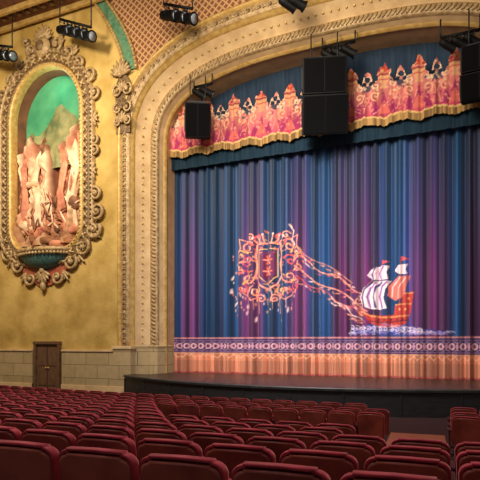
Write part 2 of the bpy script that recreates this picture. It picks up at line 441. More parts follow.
crag([(1.55,0.3,-3.4),(1.35,0.25,-1.9),(1.7,0.3,-0.5),(1.45,0.4,0.9)],[0.3,0.25,0.28,0.18],'rockc',5)
crag([(-0.3,0.3,-3.5),(-0.45,0.2,-2.9),(-0.15,0.2,-2.3),(0.0,0.3,-1.6)],[0.26,0.2,0.15,0.07],'rockc',8)
for (x,y,z,rx,ry,rz,k,sd) in [(-1.4,0.3,-3.2,0.5,0.3,0.4,'rockc',11),(-0.5,0.3,-3.5,0.5,0.3,0.35,'rockp',12),(0.4,0.35,-3.5,0.5,0.3,0.35,'rockb',13),
    (1.2,0.3,-3.3,0.55,0.3,0.45,'rockp',14),(0.1,0.2,-4.0,0.9,0.3,0.3,'rockb',15),(-1.0,0.25,-3.9,0.5,0.25,0.3,'rockb',16),(1.1,0.25,-3.9,0.5,0.25,0.3,'rockb',17),
    (-1.15,0.2,-1.1,0.35,0.16,0.2,'rockc',19),(1.5,0.25,-2.2,0.3,0.2,0.35,'rockb',24),(-0.1,0.3,-2.9,0.3,0.2,0.4,'rockp',26),
    (-0.5,0.15,-4.25,0.5,0.25,0.2,'rockb',27),(0.6,0.15,-4.25,0.5,0.25,0.2,'rockp',28)]:
    rock((NX+x,YW+y,NZ+z),(rx,ry,rz),k,sd,0.5,2.2)
for i in range(36):
    a=math.pi*(0.08+0.84*random.random()); x=-1.6+3.2*random.random(); z=-3.7+2.0*random.random()**1.5
    leaf(b,NX+x,NZ+z,a,0.4+0.5*random.random(),0.1,YW+0.0+0.15*random.random(),random.choice(['rockc','rockp','rockb','rockb']),0.04)
b.obj('carved_rocks',NR)

b=B()
def fsweep(prof,k):
    b.grid([ring(o,y) for o,y in prof],k,closed=True)
fsweep([(-0.02,YW+0.3),(-0.06,YW-0.1),(0.0,YW-0.2),(0.1,YW-0.2),(0.16,YW-0.1)],'gold')
fsweep([(0.16,YW-0.1),(0.22,YW-0.14),(0.52,YW-0.2),(0.6,YW-0.14)],'giltd')
fsweep([(0.6,YW-0.14),(0.64,YW-0.24),(0.74,YW-0.24),(0.8,YW-0.12),(0.8,YW)],'gilt')
cnt=int(NLEN/0.4)
for i in range(cnt):
    t=2*math.pi*(i+0.5)/cnt; p=nic(t,0.37); q=nic(t+0.02,0.37); a=math.atan2(q[1]-p[1],q[0]-p[0])
    b.sph((p[0],YW-0.22,p[1]),(0.09,0.08,0.09),'gilt')
    for s1 in (-1,1):
        for s2 in (0,1): leaf(b,p[0],p[1],a+s1*0.7+s2*math.pi,0.22,0.09,YW-0.2,'gilt')
cnt=int(NLEN/0.2)
for i in range(cnt):
    t=2*math.pi*i/cnt; p=nic(t,0.69); b.sph((p[0],YW-0.26,p[1]),0.06,'giltd',6,5)
    p=nic(t,0.05); b.sph((p[0],YW-0.22,p[1]),0.045,'gilt',6,5)
for sx in (-1,1):
    for (x,z,r,tn,a0,sg,w) in [(2.75,3.5,0.34,1.5,-1.9,1,0.08),(3.05,2.6,0.3,1.4,-2.0,1,0.08),(3.05,-0.1,0.26,1.4,2.2,-1,0.07),(3.05,0.45,0.24,1.4,-2.2,1,0.07),
        (3.1,-2.1,0.32,1.5,2.0,-1,0.09),(3.2,-2.9,0.38,1.5,-2.0,1,0.09),(3.0,-3.75,0.42,1.5,0.5,-1,0.1),
        (2.35,-4.5,0.42,1.5,1.0,-1,0.09),(1.65,-5.15,0.38,1.5,0.6,-1,0.09),(2.1,4.2,0.34,1.5,-2.2,1,0.09),(1.5,4.8,0.34,1.4,-2.4,1,0.09),(0.8,5.35,0.38,1.4,-2.6,1,0.09),
        (0.85,-5.85,0.34,1.4,0.4,-1,0.09),(1.15,5.9,0.22,1.3,-2.6,1,0.06)]:
        aa=a0 if sx>0 else math.pi-a0
        addscroll(b,NX+sx*x,NZ+z,r,tn,aa,sg*sx,YW-0.16,w,'gilt')
        b.sph((NX+sx*x,YW-0.03,NZ+z),(r*0.9,0.08,r*0.9),'giltd',12,6)
    for (x,z,a,L) in [(2.8,3.2,0.5,0.6),(3.0,1.6,-1.1,0.7),(3.0,1.2,1.1,0.7),(2.95,-0.8,-1.2,0.7),(2.95,-1.2,1.2,0.7),(2.9,-3.8,-0.5,0.8),(2.1,-4.7,-0.8,0.8),(1.3,-5.5,-1.0,0.7),(1.9,4.6,1.0,0.6),(1.1,5.2,1.2,0.6)]:
        aa=a if sx>0 else math.pi-a
        for q in (-0.35,0,0.35): leaf(b,NX+sx*(x-0.15),NZ+z,aa+q,L*(0.75 if q else 0.95),0.14,YW-0.12,'gilt',0.07)
b.sph((NX,YW-0.25,NZ+5.3),(0.5,0.22,0.5),'gilt',16,10)
b.sph((NX,YW-0.42,NZ+5.3),(0.26,0.12,0.26),'giltd',14,8)
palmette(b,NX,NZ+5.6,math.pi/2,2.6,9,0.85,0.18,YW-0.25,'gilt')
b.prism([(NX-1.5,NZ+4.75),(NX+1.5,NZ+4.75),(NX+1.1,NZ+5.2),(NX+0.45,NZ+5.8),(NX-0.45,NZ+5.8),(NX-1.1,NZ+5.2)],YW-0.1,YW-0.01,'giltd')
b.prism([(NX-2.3,NZ-4.6),(NX+2.3,NZ-4.6),(NX+1.5,NZ-5.4),(NX+0.4,NZ-6.2),(NX-0.4,NZ-6.2),(NX-1.5,NZ-5.4)],YW-0.1,YW-0.01,'red')
rows=[]
for i in range(9):
    p=math.pi/2*i/8; rr=math.cos(p); row=[]
    for j in range(25):
        t=math.pi*j/24; fl=1+0.05*abs(math.sin(t*9))
        row.append((NX+1.45*rr*fl*math.cos(t),YW-0.75*rr*fl*math.sin(t)-0.01,NZ-4.6-0.85*math.sin(p)))
    rows.append(row)
b.grid(rows,'teal'); 
rim=[(NX+1.55*math.cos(math.pi*j/24),YW-0.82*math.sin(math.pi*j/24)-0.01,NZ-4.55) for j in range(25)]
b.tube(rim,0.12,'gilt',8)
b.poly([(p[0],p[1],NZ-4.55) for p in rim],'giltd')
for j in range(25): b.sph((rim[j][0],rim[j][1]-0.02,NZ-4.72),0.09,'gilt',6,5)
palmette(b,NX,NZ-5.5,-math.pi/2,2.2,7,0.75,0.18,YW-0.25,'gilt')
b.sph((NX,YW-0.2,NZ-6.25),(0.16,0.15,0.24),'gilt')
b.obj('frame',NR)

# ------------------------------------------------------------ painted textile canvases
class Canvas:
    def __init__(s,x0,x1,z0,z1,d):
        s.xs=np.arange(x0,x1+d,d); s.zs=np.arange(z0,z1+d,d); s.d=d
        s.X,s.Z=np.meshgrid(s.xs,s.zs); s.c=np.zeros(s.X.shape+(3,)); s.mask=np.ones(s.X.shape,bool)
    def _bb(s,x0,x1,z0,z1):
        i0,i1=np.searchsorted(s.xs,[x0,x1]); j0,j1=np.searchsorted(s.zs,[z0,z1]); return slice(j0,j1+1),slice(i0,i1+1)
    def _put(s,sl,m,col,al):
        c=s.c[sl]; m=np.clip(m,0,1)[...,None]*al; s.c[sl]=c*(1-m)+np.array(col)*m
    def ell(s,cx,cz,rx,rz,col,al=1,ang=0):
        R=max(rx,rz)+.1; sl=s._bb(cx-R,cx+R,cz-R,cz+R); x=s.X[sl]-cx; z=s.Z[sl]-cz
        u=x*math.cos(ang)+z*math.sin(ang); v=-x*math.sin(ang)+z*math.cos(ang)
        q=np.sqrt((u/rx)**2+(v/rz)**2); s._put(sl,(1-q)*min(rx,rz)/s.d+0.5,col,al)
    def stroke(s,pts,w,col,al=1):
        pts=np.array(pts,float); R=w+.1
        for (a,b_) in zip(pts[:-1],pts[1:]):
            sl=s._bb(min(a[0],b_[0])-R,max(a[0],b_[0])+R,min(a[1],b_[1])-R,max(a[1],b_[1])+R)
            x=s.X[sl]-a[0]; z=s.Z[sl]-a[1]; d=b_-a; L=d@d+1e-9; t=np.clip((x*d[0]+z*d[1])/L,0,1)
            q=np.hypot(x-t*d[0],z-t*d[1]); s._put(sl,(w/2-q)/s.d+0.5,col,al)
    def poly(s,pts,col,al=1):
        P=np.array(pts,float); sl=s._bb(P[:,0].min(),P[:,0].max(),P[:,1].min(),P[:,1].max()); x=s.X[sl]; z=s.Z[sl]
        ins=np.zeros(x.shape,bool); n=len(P)
        for i in range(n):
            (x1,z1),(x2,z2)=P[i],P[(i+1)%n]
            if z1==z2: continue
            c=((z1>z)!=(z2>z))&(x<(x2-x1)*(z-z1)/(z2-z1)+x1); ins^=c
        s._put(sl,ins.astype(float),col,al)
    def spiral(s,cx,cz,r,turns,a0,sg,w,col,al=1):
        pts=[]
        for i in range(22):
            f=i/21; a=a0+sg*turns*2*math.pi*f; rr=r*(1-f*0.9); pts.append((cx+rr*math.cos(a),cz+rr*math.sin(a)))
        s.stroke(pts,w,col,al)
    def mesh(s,name,yf,m):
        ny,nx=s.X.shape; co=np.stack([s.X,yf(s.X,s.Z),s.Z+H],-1).reshape(-1,3)
        idx=np.arange(ny*nx).reshape(ny,nx)
        q=np.stack([idx[:-1,:-1],idx[:-1,1:],idx[1:,1:],idx[1:,:-1]],-1)
        k=s.mask[:-1,:-1]&s.mask[1:,1:]&s.mask[:-1,1:]&s.mask[1:,:-1]
        q=q[k]
        me=bpy.data.meshes.new(name); me.vertices.add(len(co)); me.vertices.foreach_set('co',co.ravel())
        me.loops.add(q.size); me.loops.foreach_set('vertex_index',q.ravel().astype(np.int32))
        me.polygons.add(len(q)); me.polygons.foreach_set('loop_start',(np.arange(len(q))*4).astype(np.int32))
        me.update(calc_edges=True)
        me.polygons.foreach_set('use_smooth',np.ones(len(q),bool))
        a=me.color_attributes.new('Col','FLOAT_COLOR','POINT')
        c=lin(np.clip(s.c,0,255)).reshape(-1,3); a.data.foreach_set('color',np.c_[c,np.ones(len(c))].ravel().astype(np.float32))
        if not s.mask.all():
            bm=bmesh.new(); bm.from_mesh(me); bmesh.ops.delete(bm,geom=[v for v in bm.verts if not v.link_faces],context='VERTS'); bm.to_mesh(me); bm.free()
        me.materials.append(m); o=bpy.data.objects.new(name,me); bpy.context.scene.collection.objects.link(o); return o
def n1(x,seed,f):
    t=np.asarray(x)*f+seed*17.3; i=np.floor(t).astype(int); g=t-i; g=g*g*(3-2*g)
    tab=np.random.default_rng(seed).random(4096); return tab[i%4096]*(1-g)+tab[(i+1)%4096]*g

cv=Canvas(-13.3,2.7,-1.43,8.8,0.026); X,Z=cv.X,cv.Z
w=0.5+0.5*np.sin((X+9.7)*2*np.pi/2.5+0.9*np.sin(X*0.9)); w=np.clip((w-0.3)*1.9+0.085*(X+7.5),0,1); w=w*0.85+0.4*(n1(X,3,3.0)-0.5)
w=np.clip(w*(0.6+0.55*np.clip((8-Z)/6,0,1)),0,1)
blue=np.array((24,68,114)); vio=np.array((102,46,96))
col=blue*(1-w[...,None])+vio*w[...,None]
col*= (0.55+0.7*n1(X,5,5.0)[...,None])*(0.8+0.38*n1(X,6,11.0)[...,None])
tq=np.clip((Z-3)/5.5,0,1)[...,None]; col=col*(1-0.45*tq)+np.array((14,46,66))*0.45*tq  # teal hue at the top, with darker lighting up there painted in
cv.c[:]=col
PE=(244,156,126); PK=(226,92,92); WH=(244,208,192); OR=(224,104,62); GO=(238,180,104)
# --- generic filigree ornament
cx,cz=-7.98,3.3
rr=random.Random(5)
for sx in (-1,1):
    cv.stroke([(cx+sx*0.1,cz+1.05),(cx+sx*0.55,cz+1.0),(cx+sx*0.62,cz+0.5),(cx+sx*0.55,cz+0.1),(cx+sx*0.62,cz-0.4),(cx+sx*0.35,cz-0.8),(cx,cz-1.0)],0.08,PE)
    cv.stroke([(cx+sx*0.1,cz+0.8),(cx+sx*0.4,cz+0.76),(cx+sx*0.4,cz-0.4),(cx,cz-0.78)],0.045,GO)
    for (x,z,r,t,a,sg,wd,c_) in [(0.95,0.9,0.3,1.3,2.4,-1,0.06,PE),(1.0,0.25,0.28,1.3,2.8,-1,0.06,PK),(0.95,-0.45,0.3,1.3,3.0,1,0.06,PE),(0.6,-1.05,0.26,1.3,2.0,1,0.055,GO),
        (0.45,1.3,0.26,1.2,-2.0,1,0.06,PK),(1.3,0.6,0.2,1.1,2.0,-1,0.05,GO),(1.25,-0.9,0.2,1.1,2.0,1,0.05,PK),(0.82,1.35,0.18,1.2,0.4,1,0.05,PE),(1.3,-0.1,0.18,1.2,1.4,-1,0.05,PE),(0.3,-1.4,0.18,1.2,1.4,1,0.05,PE)]:
        cv.spiral(cx+sx*x,cz+z,r,t,a if sx>0 else math.pi-a,sg*sx,wd,c_)
    cv.stroke([(cx+sx*1.0,cz+1.2),(cx+sx*1.35,cz+1.3),(cx+sx*1.3,cz+0.9),(cx+sx*1.5,cz+0.4)],0.045,PE)
    cv.stroke([(cx+sx*0.3,cz-1.2),(cx+sx*0.8,cz-1.45),(cx+sx*1.2,cz-1.1)],0.045,PE)
    for i in range(8):
        a=1.2-i*0.33; x0=cx+sx*1.15*math.cos(a)*0.9; z0=cz+1.2*math.sin(a)
        cv.ell(x0+sx*0.2*math.cos(a),z0+0.2*math.sin(a),0.17,0.05,[PE,PK,GO][i%3],0.95,(a if sx>0 else math.pi-a)+0.4)
cv.poly([(cx-0.34,cz+0.7),(cx+0.34,cz+0.7),(cx+0.36,cz-0.35),(cx,cz-0.68),(cx-0.36,cz-0.35)],(104,36,76))
for (a,b_) in ((0,0.32),(0.0,-0.18)):
    for j in range(6):
        t=j*math.pi/3; cv.ell(cx+a+0.14*math.cos(t),cz+b_+0.14*math.sin(t),0.09,0.04,[OR,PE][j%2],1,t)
    cv.ell(cx+a,cz+b_,0.05,0.05,WH)
for i in range(7):
    a=-0.6+0.2*i; cv.stroke([(cx+a*0.8,cz+1.05),(cx+a*1.2,cz+1.45-0.3*abs(a))],0.055,PE); cv.ell(cx+a*1.2,cz+1.5-0.3*abs(a),0.05,0.05,WH)
cv.stroke([(cx+0.95,cz+1.8),(cx+1.15,cz+1.5),(cx+1.05,cz+1.1),(cx+1.2,cz+0.9)],0.07,WH)
for i in range(150):
    a=rr.uniform(0,2*math.pi); d=rr.uniform(0.62,1.6); x=cx+d*math.cos(a)*0.98; z=cz+d*math.sin(a)*1.0
    cv.ell(x,z,rr.uniform(.03,.085),rr.uniform(.02,.03),rr.choice([PE,PK,OR,GO,PE,(120,60,110)]),0.9,rr.uniform(0,3))
for i in range(100):
    x=cx+rr.uniform(-1.6,1.3); z=cz-1.0-rr.uniform(0,1.7)*rr.random()
    if rr.random()<0.35: x=cx-rr.uniform(1.0,1.8); z=cz+rr.uniform(-2.2,0.6)
    cv.ell(x,z,0.03,rr.uniform(.04,.1),rr.choice([PE,PK,PE,WH]),0.8)
for (x,z,a) in ((-1.75,-0.4,1.2),(-1.8,-1.0,1.4),(-1.6,-1.6,1.0),(-0.9,-1.7,1.7),(-0.6,-2.3,1.4),(0.9,-1.9,1.5)):
    cv.ell(cx+x,cz+z,0.13,0.04,WH,0.9,a)
for k_ in range(7):
    x=cx-1.0+k_*0.3; cv.stroke([(x,cz-1.3-0.1*(k_%2)),(x+0.03,cz-1.65-0.2*(k_%3))],0.03,PE,0.8)
def wav(x0,z0,x1,z1,amp,ph,fr=0.45,nn=26):
    return [(x0+(x1-x0)*i/nn,z0+(z1-z0)*i/nn+amp*math.sin(ph+i*fr)) for i in range(nn+1)]
for (p,wd,c_) in [(wav(-6.8,3.75,-4.0,2.1,0.12,0),0.05,PE),(wav(-6.8,3.2,-3.7,1.35,0.1,1.5,0.37),0.055,PE),(wav(-6.7,2.8,-4.0,1.2,0.08,2,0.5),0.04,PK),(wav(-6.6,3.95,-4.3,2.5,0.07,3,0.3),0.03,PE),(wav(-5.2,1.9,-3.9,0.85,0.06,3),0.04,WH)]:
    cv.stroke(p,wd,c_,0.95)
    for q in p[::2]:
        L=rr.uniform(0.06,0.15); cv.ell(q[0]+rr.uniform(-.08,.08),q[1]-rr.uniform(0.02,.2),L,0.028,rr.choice([PE,PE,PK,WH]),0.9,rr.uniform(-1.1,0.2))
cv.spiral(-4.05,1.7,0.2,1.3,1.5,-1,0.045,PE); cv.spiral(-3.95,1.2,0.17,1.3,1.5,-1,0.04,PE)
# --- galleon: swell, crescent hull, masts, billowing sails
SW=[(-4.5,0.35),(-4.2,0.62),(-3.9,0.55),(-3.6,0.75),(-3.2,0.68),(-2.8,0.72),(-2.4,0.62),(-2.0,0.66),(-1.6,0.5),(-1.2,0.52),(-0.6,0.34),(-1.5,0.27),(-3.0,0.25)]
cv.poly(SW,(66,76,150),0.8)
RD=(200,66,58); NV=(52,46,112); DK=(110,34,54)
cv.stroke([(-3.2,1.0),(-3.1,3.15)],0.05,(150,80,74)); cv.stroke([(-2.42,1.2),(-2.36,3.2)],0.05,(150,80,74))
HULL=[(-3.95,1.3),(-3.6,1.12),(-3.0,1.05),(-2.65,1.1),(-2.6,1.5),(-2.35,1.55),(-2.3,1.95),(-1.9,2.0),(-2.0,1.3),(-2.15,0.75),(-2.5,0.58),(-3.2,0.58),(-3.6,0.78)]
cv.poly(HULL,RD)
cv.stroke([(-3.9,1.24),(-3.55,1.05),(-3.0,0.98),(-2.1,1.05)],0.05,GO); cv.stroke([(-3.6,0.85),(-3.0,0.78),(-2.15,0.86)],0.045,DK)
cv.stroke([(-2.58,1.48),(-2.0,1.52)],0.045,GO); cv.stroke([(-2.3,1.92),(-1.93,1.95)],0.045,GO)
for i in range(5): cv.ell(-3.25+0.24*i,0.9,0.04,0.045,DK)
for i in range(2): cv.ell(-2.42+0.22*i,1.3,0.04,0.05,(246,200,120)); 
cv.ell(-2.1,1.73,0.04,0.05,(246,200,120))
# main sail
S1=[(-3.35,1.3),(-3.9,1.45),(-4.02,1.85),(-3.88,2.2),(-3.35,2.45),(-2.75,2.45),(-2.98,2.1),(-3.05,1.75),(-2.9,1.35)]
cv.poly(S1,(250,232,228))
for i in range(4):
    f=i/4; cv.stroke([(-3.82+0.95*f,1.44-0.06*f),(-3.93+0.95*f,1.84),(-3.8+0.92*f,2.16+0.1*f),(-3.55+0.85*f,2.4)],0.075,NV if i%2==0 else (150,96,160),0.95)
S2=[(-3.45,2.5),(-3.7,2.7),(-3.55,2.95),(-3.1,3.08),(-2.8,3.05),(-2.92,2.8),(-2.85,2.52)]
cv.poly(S2,(244,220,220)); cv.stroke([(-3.45,2.55),(-3.52,2.75),(-3.35,3.0)],0.06,NV); cv.stroke([(-3.15,2.55),(-3.22,2.78),(-3.05,3.04)],0.06,(150,96,160))
S3=[(-2.6,1.65),(-2.88,1.85),(-2.85,2.25),(-2.5,2.6),(-2.0,2.65),(-2.15,2.3),(-2.2,2.05),(-2.32,1.75)]
cv.poly(S3,(226,120,104)); cv.stroke([(-2.72,1.82),(-2.7,2.2),(-2.4,2.55)],0.06,(246,214,200)); cv.stroke([(-2.48,1.75),(-2.46,2.15),(-2.2,2.55)],0.05,(246,214,200))
S4=[(-2.45,2.7),(-2.62,2.85),(-2.5,3.05),(-2.1,3.1),(-2.2,2.9),(-2.12,2.7)]
cv.poly(S4,(244,220,220))
cv.poly([(-3.1,3.3),(-2.8,3.22),(-3.1,3.12)],PK); cv.poly([(-2.36,3.4),(-2.05,3.3),(-2.36,3.2)],PK)
cv.stroke([(-3.9,1.3),(-4.3,1.55)],0.045,(220,130,110)); cv.stroke([(-4.28,1.55),(-3.15,3.0)],0.02,(220,150,130)); 
for i in range(120):
    x=rr.uniform(-4.5,-0.7); z=0.28+0.45*rr.random()*max(0.25,1-abs(x+3.2)/2.6)
    L=rr.uniform(0.12,0.34); cv.stroke([(x,z),(x+L*0.5,z+0.055),(x+L,z)],0.028,rr.choice([WH,(150,160,220),(180,150,210),(230,214,226)]),0.9)
for i in range(13): cv.spiral(-4.3+i*0.22,0.58-0.012*i,0.11,1,2,-1,0.028,(236,220,230),0.85)
# --- border
zb=(Z<0.2)&(Z>-0.53); cv.c[zb]=np.array((62,44,92))*np.ones(3)
for z,wd,c_ in ((0.18,0.06,(226,150,140)),(0.06,0.03,(170,126,156)),(-0.42,0.03,(170,126,156)),(-0.52,0.07,(230,166,124))):
    cv.stroke([(-13.4,z),(2.8,z)],wd,c_)
x=-13.3
while x<2.7:
    cv.ell(x,-0.18,0.12,0.14,(230,180,178)); cv.ell(x,-0.18,0.05,0.07,(90,50,100))
    cv.poly([(x+0.13,-0.18),(x+0.2,-0.02),(x+0.27,-0.18),(x+0.2,-0.34)],(206,146,166)); 
    cv.stroke([(x+0.08,-0.0),(x+0.2,-0.07),(x+0.32,0.0)],0.025,(206,160,170)); cv.stroke([(x+0.08,-0.36),(x+0.2,-0.29),(x+0.32,-0.36)],0.025,(206,160,170))
    x+=0.4
fr=Z<-0.55
g=(0.66+0.46*n1(X,9,14.0))[...,None]*np.array((232,150,112)); g=g*(1-0.1*(Z<-0.85)[...,None])
cv.c[fr]=g[fr]
x=-13.3
while x<2.7:
    cv.stroke([(x,-0.56),(x+0.15,-0.72),(x+0.3,-0.56)],0.035,(246,190,146)); x+=0.3
cv.c[Z<-1.36]=np.array((176,80,74))
def fold(X,Z):
    k=np.clip((8.7-Z)/10,0,1)*0.4+0.6
    return YC+0.14*k*np.sin(X*2*np.pi/0.5+2.2*n1(X,21,0.8)*3)+0.05*np.sin(X*2*np.pi/0.23+1.0+3*n1(X,22,1.1))*k+0.12*(n1(X,23,1.3)-0.5)
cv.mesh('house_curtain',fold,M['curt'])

b=B(); xs=np.linspace(-13.2,2.6,400)
f2=lambda x:0.02*math.sin(x*12)+0.015*math.sin(x*23)
b.grid([[(x,21.15+f2(x),H+8.06) for x in xs],[(x,21.15+f2(x)*0.6,H+9.4) for x in xs]],'tealc'); b.obj('teal_border_drape')
b=B(); b.grid([[(x,21.85+f2(x)*0.4,H+8.4) for x in xs],[(x,21.85+f2(x)*0.4,H+13.0) for x in xs]],'header'); b.obj('header_drape')

va=Canvas(-13.1,2.5,8.4,11.5,0.026); X,Z=va.X,va.Z
P=1.29; X0=-9.4; ph=((X-X0)/P)%1.0; ph=np.minimum(ph,1-ph)
base=np.zeros(X.shape+(3,)); 
t=np.clip((Z-8.9)/1.3,0,1)[...,None]
base[:]=np.array((196,76,100))*(1-t)+np.array((220,138,124))*t
base*=0.76+0.4*n1(X,31,7)[...,None]
va.c[:]=base
CRM=(240,212,172)
for i in range(-4,12):
    mx=X0+i*P
    va.poly([(mx-0.5,8.95),(mx-0.35,9.5),(mx-0.15,9.2),(mx,9.8),(mx+0.15,9.2),(mx+0.35,9.5),(mx+0.5,8.95)],(160,48,98),0.85)
    va.poly([(mx-0.25,8.95),(mx-0.12,9.3),(mx,9.5),(mx+0.12,9.3),(mx+0.25,8.95)],(226,116,98),0.9)
    for sx in (-1,1):
        va.spiral(mx+sx*0.33,9.72,0.2,1.2,-1.5,sx,0.045,(238,190,140)); va.spiral(mx+sx*0.32,10.12,0.17,1.2,1.5,-sx,0.045,CRM)
        va.spiral(mx+sx*0.5,10.35,0.12,1.1,1.5,-sx,0.04,CRM)
        va.stroke([(mx+sx*0.5,9.1),(mx+sx*0.62,9.5),(mx+sx*0.5,9.9)],0.04,(236,150,130))
    for (dx,dz,rx,rz) in ((0.645,10.05,0.16,0.12),(0.3,10.42,0.08,0.1),(0.99,10.42,0.08,0.1),(0.5,10.2,0.07,0.1),(0.79,10.2,0.07,0.1)):
        va.ell(mx+dx,dz,rx,rz,(62,66,88),0.9)
    va.poly([(mx-0.3,10.55),(mx+0.3,10.55),(mx+0.2,10.25),(mx+0.08,10.1),(mx+0.18,9.95),(mx-0.18,9.95),(mx-0.08,10.1),(mx-0.2,10.25)],(224,166,124))
    va.stroke([(mx-0.3,10.5),(mx+0.3,10.5)],0.08,(160,70,64)); va.stroke([(mx-0.2,10.3),(mx+0.2,10.3)],0.05,(196,90,76))
    for j in range(16):
        a=rr.uniform(0,math.pi); d=rr.uniform(0.02,0.3); va.ell(mx+d*math.cos(a),10.62+d*math.sin(a),0.06,0.07,rr.choice([(200,76,56),(222,130,84),(160,50,66),(230,176,124)]))
    for j in range(46):
        x_=mx+P/2+rr.uniform(-.42,.42); z_=rr.uniform(9.8,10.6); va.ell(x_,z_,0.055,0.035,rr.choice([CRM,(236,190,150),(220,140,120),CRM,(70,72,96)]),0.95,rr.uniform(0,3))
    for j in range(34):
        va.ell(mx+rr.uniform(-.65,.65),rr.uniform(9.0,9.85),0.06,0.025,rr.choice([(244,186,146),(140,44,90),(236,140,116),(244,170,150)]),0.85,rr.uniform(0,3))
edge=8.44+0.15*np.abs(np.sin((X-X0)*np.pi/P))+0.04*(n1(X,40,20)-0.5)
go=Z<edge+0.34; gg=(0.62+0.5*n1(X,33,18.0))[...,None]*np.array((184,144,86)); va.c[go]=gg[go]
ln=(Z>edge+0.29)&(Z<edge+0.36); va.c[ln]=np.array((226,188,120))
top=10.5+0.45*np.exp(-(ph/0.17)**2)-0.3*np.exp(-((ph-0.3)/0.06)**2)+0.15*np.exp(-((ph-0.5)/0.1)**2)+0.24*(n1(X,37,9)-0.5)
hole=(np.hypot((ph-0.27)*P,(Z-10.42))<0.1)|(np.hypot((ph-0.4)*P,(Z-10.22))<0.07)|(np.hypot((ph-0.5)*P,(Z-10.4))<0.09)
va.mask=(Z>edge)&(Z<top)&(~hole)
va.mesh('embroidered_valance',lambda X,Z:20.95+0.035*np.sin(X*2*np.pi/0.33)+0.015*np.sin(X*31),M['val'])

# ------------------------------------------------------------ stage
b=B(); ZS=H-1.43
lx=np.linspace(C-8.35,C+8.35,80); ly=[16.0+0.04*(x-C)**2 for x in lx]
bk=23.0
b.grid([[(x,bk if abs(x-C)<A0 else YW,ZS) for x in lx],[(x,y,ZS) for x,y in zip(lx,ly)]],'stagef',False)
b.grid([[(x,y,ZS) for x,y in zip(lx,ly)],[(x,y-0.08,ZS) for x,y in zip(lx,ly)],[(x,y-0.1,ZS-0.03) for x,y in zip(lx,ly)],[(x,y-0.08,ZS-0.1) for x,y in zip(lx,ly)],[(x,y,ZS-0.1) for x,y in zip(lx,ly)]],'trimd',False)
b.grid([[(x,y,ZS-0.1) for x,y in zip(lx,ly)],[(x,y,-0.3) for x,y in zip(lx,ly)]],'fascia',False)
for x,y in list(zip(lx,ly))[::8]: b.box((x,y-0.01,ZS/2-0.1),(0.04,0.04,ZS-0.1),'fascia',bev=0.01)
for x in (lx[0],lx[-1]): b.poly([(x,ly[0],ZS),(x,YW,ZS),(x,YW,-0.2),(x,ly[0],-0.2)],'fascia')
b.obj('stage')
b=B(); b.box((C,26,6),(20,0.2,14),'black'); b.box((C,24,H+14),(20,5,0.2),'black'); b.obj('wall_back_stage')

# ------------------------------------------------------------ raked floor
CY=80.0
def rad(x,y): return math.hypot(x-C,y-CY)
def zf(r): 
    q=max(0.0,(r-69.0)/8.5); return 0.77*q**1.25
b=B(); rows=[]
for y in np.linspace(-4,YW,60):
    rows.append([(x,y,zf(rad(x,y))) for x in np.linspace(WL,9,60)])
b.grid(rows,'carpet')
rows=[]
for rr_ in np.linspace(66.5,75,24):
    rows.append([(C+rr_*math.sin(a),CY-rr_*math.cos(a),zf(rr_)+0.012) for a in (0.0535,0.0725)])
b.grid(rows,'wood')
rows=[]
for rr_ in (71.05,71.9,72.6):
    rows.append([(C+rr_*math.sin(a),CY-rr_*math.cos(a),zf(rr_)+0.014) for a in np.linspace(0.0,0.12,12)])
b.grid(rows,'wood')
b.obj('floor')

# ------------------------------------------------------------ seats
def pillow(w,z0,z1,cr,arch,nc=6):
    out=[]; hw=w/2
    out+= [(-hw*0.94,z0),(-hw*0.5,z0),(0,z0),(hw*0.5,z0),(hw*0.94,z0)]
    for i in range(nc): 
        a=i/(nc-1)*math.pi/2; out.append((hw-cr+cr*math.cos(a),z1-cr+cr*math.sin(a)))
    for f in (0.5,0.0,-0.5): out.append((f*(w-2*cr),z1+arch*(1-f*f)))
    for i in range(nc): 
        a=math.pi/2+i/(nc-1)*math.pi/2; out.append((-hw+cr+cr*math.cos(a),z1-cr+cr*math.sin(a)))
    return out
seat=B()
out=pillow(0.53,0.36,0.885,0.07,0.015); mz=0.62
def tilt(x,y,z): return (x,y-0.2*(z-0.42),z)
lay=[(-0.035,0.93),(-0.045,0.985),(-0.03,1.0),(0.01,1.0),(0.035,0.98),(0.05,0.93),(0.055,0.8)]
rows=[[tilt(x*s_,y,mz+(z-mz)*s_) for x,z in out] for y,s_ in lay]
seat.grid(rows[:],'velvet',True,closed=True)
seat.add(rows[-1],[tuple(range(len(out)))],'velvet',True)
o2=pillow(0.495,0.37,0.855,0.06,0.012)
seat.grid([[tilt(x,-0.033,z) for x,z in o2],[tilt(x,-0.052,z) for x,z in o2],[tilt(x*0.95,-0.058,mz+(z-mz)*0.95) for x,z in o2]],'back',True,closed=True)
seat.add([tilt(x*0.95,-0.058,mz+(z-mz)*0.95) for x,z in o2],[tuple(range(len(o2)))],'back',False)
o3=pillow(0.46,0.36,0.72,0.06,0.01,4)
rows=[[(x*s_,0.14+y-0.1*(z-0.4),0.54+(z-0.54)*s_) for x,z in o3] for y,s_ in [(0,0.85),(0.0,0.95),(0.03,1),(0.08,1),(0.11,0.93),(0.12,0.8)]]
seat.grid(rows,'velvet',True,closed=True); seat.add(rows[-1],[tuple(range(len(o3)))],'velvet'); seat.add(rows[0],[tuple(range(len(o3)))],'iron')
seat.box((-0.285,0.1,0.615),(0.06,0.36,0.05),'iron',bev=0.015)
seat.box((-0.285,0.06,0.3),(0.035,0.2,0.6),'iron')
seat.box((-0.285,0.08,0.02),(0.07,0.34,0.04),'iron')
SV=np.array(seat.v); SF=seat.f; SM=seat.m; SS=seat.sm
def in_seating(x,y,k,a):
    if x<-23.8 or x>8.5: return False
    if 0.052<a<0.074 and y>5.5: return False
    return True
ROW=0.86; nrow=12
